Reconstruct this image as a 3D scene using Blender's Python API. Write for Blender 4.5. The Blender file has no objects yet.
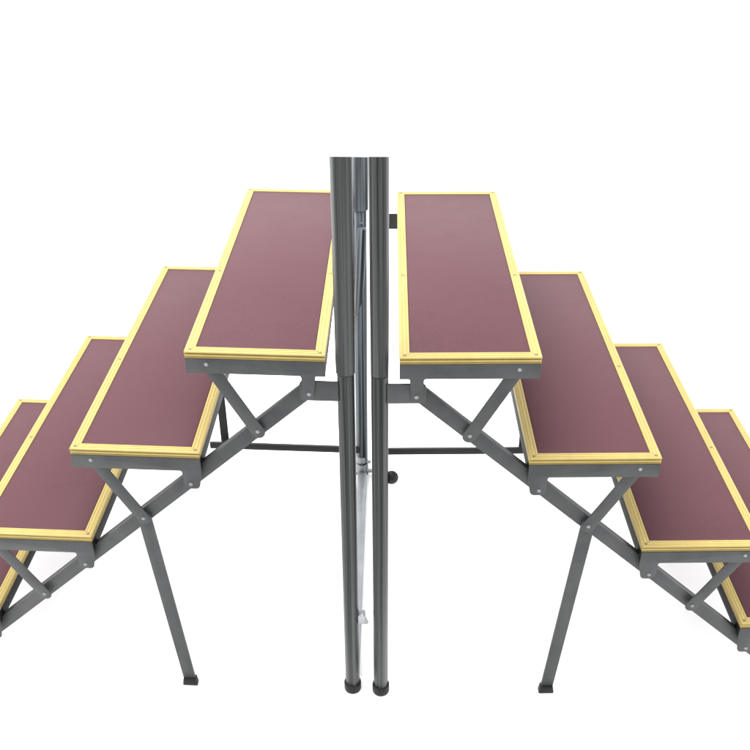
import bpy, bmesh, math, random
from mathutils import Vector, Matrix
random.seed(4)
S = bpy.context.scene
C = bpy.context.collection

# ------------------------------------------------------------------ materials
def node_mat(name):
    m = bpy.data.materials.new(name); m.use_nodes = True
    nt = m.node_tree
    return m, nt, nt.nodes['Principled BSDF']

def link(nt, a, b): nt.links.new(a, b)

def coords(nt, scale=(1, 1, 1)):
    tc = nt.nodes.new('ShaderNodeTexCoord'); mp = nt.nodes.new('ShaderNodeMapping')
    mp.inputs['Scale'].default_value = scale
    link(nt, tc.outputs['Object'], mp.inputs['Vector'])
    oi = nt.nodes.new('ShaderNodeObjectInfo'); mu = nt.nodes.new('ShaderNodeMath'); mu.operation = 'MULTIPLY'
    mu.inputs[1].default_value = 37.0
    link(nt, oi.outputs['Random'], mu.inputs[0]); link(nt, mu.outputs[0], mp.inputs['Location'])
    return mp.outputs['Vector']

def noise(nt, vec, scale, detail=4, rough=.55):
    n = nt.nodes.new('ShaderNodeTexNoise')
    n.inputs['Scale'].default_value = scale; n.inputs['Detail'].default_value = detail
    n.inputs['Roughness'].default_value = rough
    link(nt, vec, n.inputs['Vector']); return n.outputs['Fac']

def ramp(nt, fac, stops):
    r = nt.nodes.new('ShaderNodeValToRGB')
    e = r.color_ramp.elements
    while len(e) < len(stops): e.new(.5)
    for k, (p, c) in zip(e, stops):
        k.position = p; k.color = (*c, 1) if len(c) == 3 else c
    link(nt, fac, r.inputs['Fac']); return r.outputs['Color']

def rng(nt, fac, lo, hi):
    r = nt.nodes.new('ShaderNodeMapRange')
    r.inputs['To Min'].default_value = lo; r.inputs['To Max'].default_value = hi
    link(nt, fac, r.inputs['Value']); return r.outputs['Result']

def bump(nt, h, bsdf, strength, dist):
    b = nt.nodes.new('ShaderNodeBump')
    b.inputs['Strength'].default_value = strength; b.inputs['Distance'].default_value = dist
    link(nt, h, b.inputs['Height']); link(nt, b.outputs['Normal'], bsdf.inputs['Normal'])

def metal_paint(name, dark, light, metallic, r0, r1, spec=.5, stretch=(1, 1, 1), nscale=9, cut=(.3, .72)):
    m, nt, b = node_mat(name)
    v = coords(nt, stretch)
    n1 = noise(nt, v, nscale, 5, .6)
    link(nt, ramp(nt, n1, [(cut[0], dark), (cut[1], light)]), b.inputs['Base Color'])
    n2 = noise(nt, v, nscale*4, 5, .65)
    link(nt, rng(nt, n2, r0, r1), b.inputs['Roughness'])
    b.inputs['Metallic'].default_value = metallic
    b.inputs['Specular IOR Level'].default_value = spec
    n3 = noise(nt, coords(nt), 420, 2, .5)
    bump(nt, n3, b, .06, .0006)
    return m

def maroon_board():
    m, nt, b = node_mat('maroon_film_board')
    v = coords(nt)
    n1 = noise(nt, v, 2.2, 6, .6)
    n2 = noise(nt, v, 240, 4, .7)
    mix = nt.nodes.new('ShaderNodeMath'); mix.operation = 'MULTIPLY_ADD'
    mix.inputs[1].default_value = 1.1; link(nt, n2, mix.inputs[0]); link(nt, n1, mix.inputs[2])
    link(nt, ramp(nt, mix.outputs[0], [(.70, MAROON0), (1.0, MAROON1)]), b.inputs['Base Color'])
    link(nt, rng(nt, noise(nt, v, 14, 4), .42, .52), b.inputs['Roughness'])
    b.inputs['Specular IOR Level'].default_value = .05
    # fine wire-mesh imprint of the anti-slip film: two crossed sine patterns in real size
    w1 = nt.nodes.new('ShaderNodeTexWave'); w1.bands_direction = 'X'; w1.inputs['Scale'].default_value = 75
    w2 = nt.nodes.new('ShaderNodeTexWave'); w2.bands_direction = 'Y'; w2.inputs['Scale'].default_value = 75
    for w in (w1, w2):
        w.inputs['Distortion'].default_value = .3; link(nt, v, w.inputs['Vector'])
    mx = nt.nodes.new('ShaderNodeMath'); mx.operation = 'MAXIMUM'
    link(nt, w1.outputs['Fac'], mx.inputs[0]); link(nt, w2.outputs['Fac'], mx.inputs[1])
    bump(nt, mx.outputs[0], b, .10, .0006)
    return m

MAROON0 = (.0515, .0222, .0268); MAROON1 = (.0665, .0300, .0350)
M = {}
M['board'] = maroon_board()
M['trim'] = metal_paint('yellow_aluminium_trim', (.268, .200, .062), (.308, .234, .076), .0, .40, .52, .22, (6, 1, 6), 5)
M['grey'] = metal_paint('grey_steel_paint', (.0225, .0232, .0240), (.0410, .0420, .0425), .0, .34, .56, .22, (1, 1, 1), 14)
M['dark'] = metal_paint('near_black_steel', (.003, .003, .003), (.006, .006, .006), .0, .45, .58, .15)  # near-black base colour, used on the treads' side rails and underside plates
M['post'] = metal_paint('post_steel_painted_glints', (.0065, .007, .0075), (.052, .054, .053), .0, .24, .36, .16, (9, 9, .06), 10, (.40, .62))  # vertical streaks in the base colour stand in for reflected light and dark bands
M['steel'] = metal_paint('tube_steel_painted_glints', (.008, .010, .012), (.150, .170, .188), .2, .30, .42, .15, (8, 8, .06), 12, (.38, .64))  # silver streaks painted into the colour as tube highlights and dark reflections
M['zinc'] = metal_paint('zinc_plated_steel', (.20, .21, .225), (.30, .315, .33), .6, .32, .46)
M['bolt'] = metal_paint('bolt_zinc', (.12, .123, .127), (.19, .195, .20), .4, .3, .45)
M['screw'] = metal_paint('trim_screw', (.095, .078, .028), (.13, .105, .04), .1, .4, .5)
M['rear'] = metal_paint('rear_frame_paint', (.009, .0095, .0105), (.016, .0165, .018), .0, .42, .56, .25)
M['rubber'] = metal_paint('black_rubber', (.003, .003, .003), (.005, .005, .005), .0, .4, .6, .2)
M['floor'] = metal_paint('white_studio_floor', (.87, .87, .87), (.89, .89, .89), .0, .7, .85, .2, (1, 1, 1), 2)

# ------------------------------------------------------------------ helpers
def finish(bm, bevel=0, seg=2, angle=25):
    bmesh.ops.remove_doubles(bm, verts=bm.verts, dist=1e-6)
    bmesh.ops.recalc_face_normals(bm, faces=bm.faces)
    if bevel:
        ed = [e for e in bm.edges if len(e.link_faces) == 2 and e.calc_face_angle(0) > math.radians(angle)]
        bmesh.ops.bevel(bm, geom=ed, offset=bevel, segments=seg, profile=.5, affect='EDGES', clamp_overlap=True)
        bmesh.ops.recalc_face_normals(bm, faces=bm.faces)

def mesh(name, bm, smooth=True):
    me = bpy.data.meshes.new(name); bm.to_mesh(me); bm.free()
    if smooth:
        for p in me.polygons: p.use_smooth = True
        me.set_sharp_from_angle(angle=math.radians(32))
    return me

def obj(name, me, mat, parent=None, loc=(0, 0, 0)):
    o = bpy.data.objects.new(name, me)
    if not me.materials: me.materials.append(M[mat])
    C.objects.link(o); o.location = loc
    if parent: o.parent = parent
    return o

def round_poly(pts, r, n=5):
    """pts: [(x,z,(radius))]; rounds each corner."""
    out = []
    N = len(pts)
    for i in range(N):
        p = Vector(pts[i][:2]); a = Vector(pts[i-1][:2]); b = Vector(pts[(i+1) % N][:2])
        rr = pts[i][2] if len(pts[i]) > 2 else r
        if rr <= 0: out.append(tuple(p)); continue
        d1 = (a-p); d2 = (b-p); l1, l2 = d1.length, d2.length
        d1.normalize(); d2.normalize()
        ang = d1.angle(d2); t = min(rr/math.tan(ang/2), .48*l1, .48*l2)
        p1 = p+d1*t; p2 = p+d2*t
        for k in range(n+1):
            u = k/n
            q = (1-u)**2*p1+2*u*(1-u)*p+u*u*p2
            out.append((q.x, q.y))
    return out

def capsule(p, q, w, ext0=0, ext1=0, round0=True, round1=True, n=7):
    """flat bar outline between two joint centres, width w, rounded ends."""
    p = Vector(p); q = Vector(q); d = (q-p).normalized(); s = Vector((-d.y, d.x))*w/2
    p = p-d*ext0; q = q+d*ext1
    pts = []
    if round1:
        for k in range(n+1):
            a = -math.pi/2+math.pi*k/n
            pts.append(q+d*(math.cos(a)*w/2)+s*math.sin(a))
    else: pts += [q-s, q+s]
    if round0:
        for k in range(n+1):
            a = math.pi/2+math.pi*k/n
            pts.append(p+d*(math.cos(a)*w/2)+s*math.sin(a))
    else: pts += [p+s, p-s]
    return [tuple(v) for v in pts]

class Unit:
    """one riser: local X runs outward from the inner tread edge, Y in depth, Z up; the plan is slightly skewed."""
    def __init__(s, sgn, k): s.sgn, s.k = sgn, k
    def P(s, X, Y, Z): return Vector((s.sgn*X, Y+s.k*X, Z))
    def prism(s, poly, y0, y1, bevel=.0012, seg=2):
        bm = bmesh.new()
        a = [bm.verts.new(s.P(x, y0, z)) for x, z in poly]
        b = [bm.verts.new(s.P(x, y1, z)) for x, z in poly]
        bm.faces.new(a); bm.faces.new(b[::-1])
        n = len(poly)
        for i in range(n): bm.faces.new((a[i], a[(i+1) % n], b[(i+1) % n], b[i]))
        finish(bm, bevel, seg, 40); return bm
    def box(s, x0, x1, y0, y1, z0, z1, bevel=.0015):
        return s.prism([(x0, z0), (x1, z0), (x1, z1), (x0, z1)], y0, y1, bevel)
    def mesh_prism(s, name, *a, **k): return mesh(name, s.prism(*a, **k))

def tube(p, q, r, n=32, bevel=.001, tilt=0.0):
    """closed round bar from p to q; tilt slants the cut at the q end (its far side lower)."""
    p = Vector(p); q = Vector(q); d = (q-p).normalized()
    u = d.orthogonal().normalized() if abs(d.z) < .9 else Vector((1, 0, 0)); v = d.cross(u).normalized()
    bm = bmesh.new(); A = []; B = []
    for i in range(n):
        a = 2*math.pi*i/n; o = u*math.cos(a)*r+v*math.sin(a)*r
        A.append(bm.verts.new(p+o)); B.append(bm.verts.new(q+o-d*(o.y*tilt)))
    bm.faces.new(A[::-1]); bm.faces.new(B)
    for i in range(n): bm.faces.new((A[i], A[(i+1) % n], B[(i+1) % n], B[i]))
    finish(bm, bevel, 2, 60); return bm

def hollow_tube_top(bm_name, p, h, r, wall, tilt, n=40):
    """upright open tube: outer wall, inner wall and slanted rim."""
    bm = bmesh.new(); R = []
    for rad, zt in ((r, 0), (r, 1), (r-wall, 1), (r-wall, .55)):
        ring = []
        for i in range(n):
            a = 2*math.pi*i/n; x = math.cos(a)*rad; y = math.sin(a)*rad
            z = h*zt-(y*tilt if zt == 1 else 0)
            ring.append(bm.verts.new((p[0]+x, p[1]+y, p[2]+z)))
        R.append(ring)
    for A, B in zip(R, R[1:]):
        for i in range(n): bm.faces.new((A[i], A[(i+1) % n], B[(i+1) % n], B[i]))
    bm.faces.new(R[0][::-1]); bm.faces.new(R[-1])
    finish(bm); return mesh(bm_name, bm)

def dome_head(name, r, h, axis=-1, n=14):
    """rivet / bolt head whose dome faces -Y (axis=-1) or +Y, origin at its seat; with a low washer."""
    bm = bmesh.new(); prof = [(r*.8, -.020), (r*.8, -.0002), (r*1.25, 0), (r*1.22, h*.12), (r*1.02, h*.16), (r*.95, h*.55), (r*.7, h*.88), (r*.35, h)]
    rings = []
    for rad, y in prof:
        rings.append([bm.verts.new((math.cos(2*math.pi*i/n)*rad, axis*y, math.sin(2*math.pi*i/n)*rad)) for i in range(n)])
    for A, B in zip(rings, rings[1:]):
        for i in range(n): bm.faces.new((A[i], A[(i+1) % n], B[(i+1) % n], B[i]))
    bm.faces.new(rings[-1]); bm.faces.new(rings[0][::-1])
    finish(bm); return mesh(name, bm)

def screw_head(name, r=.0042, n=14):
    bm = bmesh.new(); prof = [(r, 0), (r*.92, .0007), (r*.6, .0012), (r*.3, .0006), (r*.1, .0005)]
    rings = [[bm.verts.new((math.cos(2*math.pi*i/n)*a, math.sin(2*math.pi*i/n)*a, z)) for i in range(n)] for a, z in prof]
    for A, B in zip(rings, rings[1:]):
        for i in range(n): bm.faces.new((A[i], A[(i+1) % n], B[(i+1) % n], B[i]))
    bm.faces.new(rings[-1]); bm.faces.new(rings[0][::-1])
    finish(bm); return mesh(name, bm)

BOLT_F = dome_head('bolt', .0040, .0036, -1); BOLT_B = dome_head('bolt', .0040, .0036, 1)
SCREW = screw_head('screw')

# ------------------------------------------------------------------ dimensions (metres)
STEP, WIDE, GO, LONG = .2782, .315, .3088, 1.0377
TOP = 1.1128
TRIM_W, TRIM_H = .0235, .0168

def trim_profile():
    # (inward distance, height below top): ribbed top flange, nosing, ribbed face
    w, h = TRIM_W, TRIM_H
    return [(w, -.0010), (w-.0008, 0), (w-.0052, 0), (w-.0058, -.0009), (w-.0068, -.0009), (w-.0074, 0),
            (.0098, 0), (.0092, -.0009), (.0082, -.0009), (.0076, 0), (.0022, 0), (.0008, -.0005), (.0001, -.0020),
            (.0001, -.0036), (.0052, -.0042), (.0052, -.0066), (.0010, -.0074), (.0010, -.0122), (.0034, -.0128), (.0034, -.0144),
            (.0010, -.0150), (.0010, -h), (.0074, -h), (.0074, -.0032), (w, -.0032)]

def trim_mesh(u, edge):
    """one mitred length of the edge trim along a side of the tread rectangle."""
    x0, x1, y0, y1 = 0, WIDE, 0, LONG
    g = .00035                                          # hairline gap at the mitre
    prof = trim_profile(); bm = bmesh.new(); A = []; B = []
    for o, z in prof:
        if edge == 'front': a, b = (x0+o+g, y0+o), (x1-o-g, y0+o)
        if edge == 'back': a, b = (x1-o-g, y1-o), (x0+o+g, y1-o)
        if edge == 'inner': a, b = (x0+o, y1-o-g), (x0+o, y0+o+g)
        if edge == 'outer': a, b = (x1-o, y0+o+g), (x1-o, y1-o-g)
        A.append(bm.verts.new(u.P(*a, z))); B.append(bm.verts.new(u.P(*b, z)))
    n = len(prof)
    for i in range(n): bm.faces.new((A[i], A[(i+1) % n], B[(i+1) % n], B[i]))
    bm.faces.new(A[::-1]); bm.faces.new(B)
    finish(bm); return mesh('edge_trim', bm)

def end_plate_poly(first):
    """sheet-steel end of a tread: apron with the bolting tab hanging at its inner end."""
    zb = -.0545
    if first: t0, t1, zt, rr = .024, .056, -.1175, .013
    else: t0, t1, zt, rr = .005, .049, -.108, .016
    pts = [(.0012, -.0170, 0), (WIDE-.0012, -.0170, 0), (WIDE-.0012, zb, .002),
           (t1, zb, .006), (t1-.001, zt, rr), (t0+.006, zt, rr*.8), (t0, zb, .004)]
    if first: pts += [(.0012, zb, .002)]
    else: pts[-1] = (.0025, zb-.012, .006); pts += [(.0012, zb, 0)]
    return round_poly(pts, .003)

def make_tread(u, root, i, cache):
    first = i == 0
    t = obj('tread', cache['board'], 'board', root, u.P(i*GO, 0, TOP-i*STEP))
    for e in ('front', 'back', 'inner', 'outer'): obj('edge_trim', cache['trim_'+e], 'trim', t)
    for side in ('f', 'b'):
        obj('end_plate', cache[('plate0' if first else 'plate')+side], 'grey', t)
    for me in cache['side']: obj('side_rail', me, 'dark', t)
    obj('brace_plate', cache['under'], 'dark', t)
    bx, bz = (.0400, -.1020) if first else (.0310, -.0940)
    for X, Z in ((.2665, -.0310), (bx, bz)):
        obj('bolt', BOLT_F, 'bolt', t, u.P(X, -.0017, Z)); obj('bolt', BOLT_B, 'bolt', t, u.P(X, LONG+.0017, Z))
    for X in (.0130, WIDE-.0130):
        for Y in (.0125, .42, LONG-.0125): obj('screw', SCREW, 'screw', t, u.P(X, Y, -.0004))
    return t

def make_riser(sgn, loc, k, label, post_r, sleeve_r, post_x, ztop, rear_x, rear_r, rear_sleeve, rear_lean, front_lean):
    u = Unit(sgn, k)
    root = bpy.data.objects.new('choir_riser', None); C.objects.link(root); root.location = loc
    root.empty_display_size = .2
    root['label'] = label; root['category'] = 'step riser'; root['group'] = 'folding step risers standing back to back'
    # --- treads
    ins = TRIM_W-.0022
    c = {'board': mesh('tread', u.box(.0077, WIDE-.0077, .0077, LONG-.0077, -.0176, -.0034, .0006))}
    # raised field of the board inside the trim (one mesh with the board)
    bm = bmesh.new(); bm.from_mesh(c['board'])
    b2 = u.box(TRIM_W+.0016, WIDE-TRIM_W-.0016, TRIM_W+.0016, LONG-TRIM_W-.0016, -.0050, -.0014, .0004)
    tmp = mesh('tmp', b2, False); bm.from_mesh(tmp); c['board'] = mesh('tread', bm)
    for e in ('front', 'back', 'inner', 'outer'): c['trim_'+e] = trim_mesh(u, e)
    for nm, first in (('plate0', True), ('plate', False)):
        pl = end_plate_poly(first)
        c[nm+'f'] = u.mesh_prism('end_plate', pl, -.0016, .0022, bevel=.0008)
        c[nm+'b'] = u.mesh_prism('end_plate', pl, LONG-.0022, LONG+.0016, bevel=.0008)
    c['side'] = [mesh('side_rail', u.box(x, x+.0032, .0052, LONG-.0052, -.0545, -.0170, .0008)) for x in (.0018, WIDE-.0050)]
    c['under'] = mesh('brace_plate', u.box(.0056, WIDE-.0056, LONG*.5-.02, LONG*.5+.02, -.040, -.0180, .0015))
    for i in range(4): make_tread(u, root, i, c)
    # --- side frames, front and rear
    r0 = (.0400, TOP-.1020)                             # first tab bolt: the rail starts here
    r1 = (.0400+GO*3.62, TOP-.1020-STEP*3.62)           # rail end by the floor
    for side in (0, 1):
        Y = (lambda a: a) if side == 0 else (lambda a: LONG-a)
        def pr(poly, a, b, bev=.0015): return u.prism(poly, min(Y(a), Y(b)), max(Y(a), Y(b)), bev)
        rail = obj('diagonal_rail', mesh('diagonal_rail', pr(capsule(r0, r1, .0372, .0, .0, True, False), .0185, .0385, .0022)), 'grey', root)
        BM = BOLT_F if side == 0 else BOLT_B
        bm = pr([(r1[0]-.045, .0), (r1[0]+.05, .0), (r1[0]+.05, .012), (r1[0]-.045, .012)], .014, .042, .003)
        obj('foot', mesh('foot', bm), 'rubber', rail)
        arm = obj('post_bracket', mesh('post_bracket', pr(round_poly([(-.026, TOP-.1235, 0), (.062, TOP-.1235, .012), (.062, TOP-.0715, .012), (-.026, TOP-.0715, 0)], .003), .0055, .0105, .001)), 'grey', root)
        for i in range(4):
            z = TOP-i*STEP; x = i*GO
            j = (x+.1660, z-.2145)
            st = obj('strut', mesh('strut', pr(capsule((x+.2665, z-.031), j, .0325, .0, .003, True, True), .0050, .0085, .0009)), 'grey', root)
            obj('bolt', BM, 'bolt', st, u.P(j[0], Y(.0049), j[1]))
            if i == 1:
                if side == 0:
                    fx = j[0]-.048
                    lg = obj('leg', mesh('leg', pr(capsule(j, (fx, .012), .0340, .0, 0, True, False), .0088, .0180, .0014)), 'grey', root)
                    obj('foot', mesh('foot', pr([(fx-.022, 0), (fx+.022, 0), (fx+.018, .026), (fx-.018, .026)], .003, .024, .003)), 'rubber', lg)
                else:
                    obj('leg', mesh('leg', pr(capsule(j, (j[0]+.002, .118), .0300, .0, 0, True, True), .0088, .0180, .0014)), 'rear', root)
        # post with its upper sleeve
        px = post_x if side == 0 else rear_x; py = .022 if side == 0 else LONG-.022
        b = u.P(px, py, 0)
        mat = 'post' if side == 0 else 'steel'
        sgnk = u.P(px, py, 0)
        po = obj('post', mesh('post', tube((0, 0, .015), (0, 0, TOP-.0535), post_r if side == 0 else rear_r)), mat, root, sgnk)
        obj('foot', mesh('foot', tube((0, 0, 0), (0, 0, .03), post_r+.004, bevel=.003)), 'rubber', po)
        zt = ztop if side == 0 else 1.229
        po.rotation_euler = (0, rear_lean if side else front_lean, 0)
        obj('collar', mesh('collar', tube((0, 0, TOP-.0570), (0, 0, TOP-.0525), (post_r if side == 0 else rear_r)+.0006)), 'rubber', po)
        obj('upper_sleeve', hollow_tube_top('upper_sleeve', (0, 0, TOP-.0525), zt-TOP+.0525, sleeve_r if side == 0 else rear_sleeve, .0018, .325), mat, po)
        if side: obj('bolt', BOLT_F, 'bolt', po, (.006, -rear_r*.93, 1.020))
    # rear stretcher between post and leg, base rail along the floor
    obj('crossbar', mesh('crossbar', u.box(post_x+.01, GO+.1660+.055, LONG-.034-.012, LONG-.034, .110, .136, .002)), 'rear', root)
    obj('base_rail', mesh('base_rail', u.box(post_x-.018, post_x+.018, .060, LONG-.050, .004, .026, .003)), 'zinc', root)
    return u, root

L_LABEL = 'grey folding riser with maroon treads stepping down left, silver clamp low on its rear post'
R_LABEL = 'grey folding riser with maroon treads stepping down right, round black knob on its post'
uR, right = make_riser(1, (.0192, 1.6938, 0), .0173, R_LABEL, .0198, .0206, -.0428, 1.5553, -.0500, .0190, .0200, 0, 0)
uL, left = make_riser(-1, (-.1427, 1.7033, 0), .0504, L_LABEL, .0200, .0227, -.0388, 1.5525, -.0372, .0222, .0282, .0062, .0038)

# --- details that only one riser shows
def ball(name, r, n=24):
    bm = bmesh.new(); bmesh.ops.create_uvsphere(bm, u_segments=n, v_segments=n//2, radius=r)
    finish(bm); return bm
bm = ball('knob', .0165)
kb = tube((-.030, 0, 0), (0, 0, 0), .006, 16); tmp = mesh('tmp', kb, False); bm.from_mesh(tmp)
obj('knob', mesh('knob', bm), 'rubber', right, uR.P(-.0148, .034, .757))
# clamp round the foot of the left riser's rear post
p = uL.P(-.0372, LONG-.022, 0)
bm = tube((0, 0, .012), (0, 0, .052), .0245, bevel=.002)
for a in (tube((.018, -.012, .022), (.040, -.012, .022), .0085, 16), tube((.018, -.012, .064), (.034, -.012, .064), .007, 16), tube((0, 0, .060), (0, 0, .088), .0225, bevel=.002)):
    tmp = mesh('tmp', a, False); bm.from_mesh(tmp)
obj('clamp', mesh('clamp', bm), 'zinc', left, p)
# slanting brace beside the rear post
b0, b1 = uL.P(-.0520, LONG-.060, 1.010), uL.P(-.0340, LONG-.026, .68)
br = obj('brace', mesh('brace', tube((0, 0, 0), (0, 0, (b1-b0).length), .0150, 24)), 'steel', left, b0)
br.rotation_euler = (b1-b0).to_track_quat('Z', 'Y').to_euler()
# zinc lug low on the left riser's front post
bm = uL.box(-.078, -.058, .012, .036, .268, .300, .003)
tmp = mesh('tmp', tube(uL.P(-.070, .030, .285), uL.P(-.075, .16, .12), .007, 16), False); bm.from_mesh(tmp)
obj('lug', mesh('lug', bm), 'zinc', left)

# ------------------------------------------------------------------ setting
bm = bmesh.new(); bmesh.ops.create_grid(bm, x_segments=1, y_segments=1, size=60)
fl = obj('floor', mesh('floor', bm, False), 'floor', None, (0, 20, 0)); fl['kind'] = 'structure'

# ------------------------------------------------------------------ light: added pale dome and unseen area lamps
w = bpy.data.worlds.new('World'); S.world = w; w.use_nodes = True
nt = w.node_tree; bg = nt.nodes['Background']
tc = nt.nodes.new('ShaderNodeTexCoord'); sp = nt.nodes.new('ShaderNodeSeparateXYZ')
nt.links.new(tc.outputs['Generated'], sp.inputs[0])
def mrange(v, a, b, lo, hi):
    r = nt.nodes.new('ShaderNodeMapRange'); r.interpolation_type = 'SMOOTHSTEP'
    for n, x in (('From Min', a), ('From Max', b), ('To Min', lo), ('To Max', hi)): r.inputs[n].default_value = x
    nt.links.new(v, r.inputs['Value']); return r.outputs['Result']
mx = nt.nodes.new('ShaderNodeMath'); mx.operation = 'MAXIMUM'
nt.links.new(mrange(sp.outputs['Z'], .20, .60, .06, 1.15), mx.inputs[0])      # added glow overhead, dim low down to keep front faces darker
nt.links.new(mrange(sp.outputs['Y'], .15, .75, .06, 1.15), mx.inputs[1])       # added glow from behind, lifting tread backs and the floor
nt.links.new(mx.outputs[0], bg.inputs['Strength'])
bg.inputs['Color'].default_value = (.985, .995, 1, 1)

def added_lamp(name, loc, target, size, power):
    l = bpy.data.lights.new(name, 'AREA'); l.shape = 'RECTANGLE'; l.size, l.size_y = size; l.energy = power
    o = bpy.data.objects.new(name, l); C.objects.link(o); o.location = loc
    o.rotation_euler = (Vector(target)-Vector(loc)).to_track_quat('-Z', 'Y').to_euler()
added_lamp('added_lamp', (-1.0, 2.4, 4.4), (-.1, 2.3, .6), (3.0, 2.4), 120)  # added overhead area lamp, out of view, brightening the tread tops

for sx in (-1, 1):                                       # added side lamps, unseen, washing shade off the floor under outer steps
    added_lamp('added_lamp', (sx*4.6, 2.0, 1.1), (sx*.9, 2.2, 0), (3.0, 1.6), 85)

# ------------------------------------------------------------------ camera
cd = bpy.data.cameras.new('camera'); cam = bpy.data.objects.new('camera', cd); C.objects.link(cam)
cd.sensor_width = 36; cd.lens = 36*900/750; cd.shift_x = -15.2/750; cd.clip_start = .05; cd.clip_end = 500
cam.location = (0, 0, 2.1128)
cam.rotation_euler = (Matrix.Rotation(math.pi/2-.5522, 3, 'X') @ Matrix.Rotation(.0034, 3, 'Z')).to_euler()
S.camera = cam
S.view_settings.view_transform = 'Standard'; S.view_settings.look = 'None'
S.view_settings.exposure = 1.3; S.view_settings.gamma = 1
S.render.resolution_x = S.render.resolution_y = 1024
S.cycles.max_bounces = 8
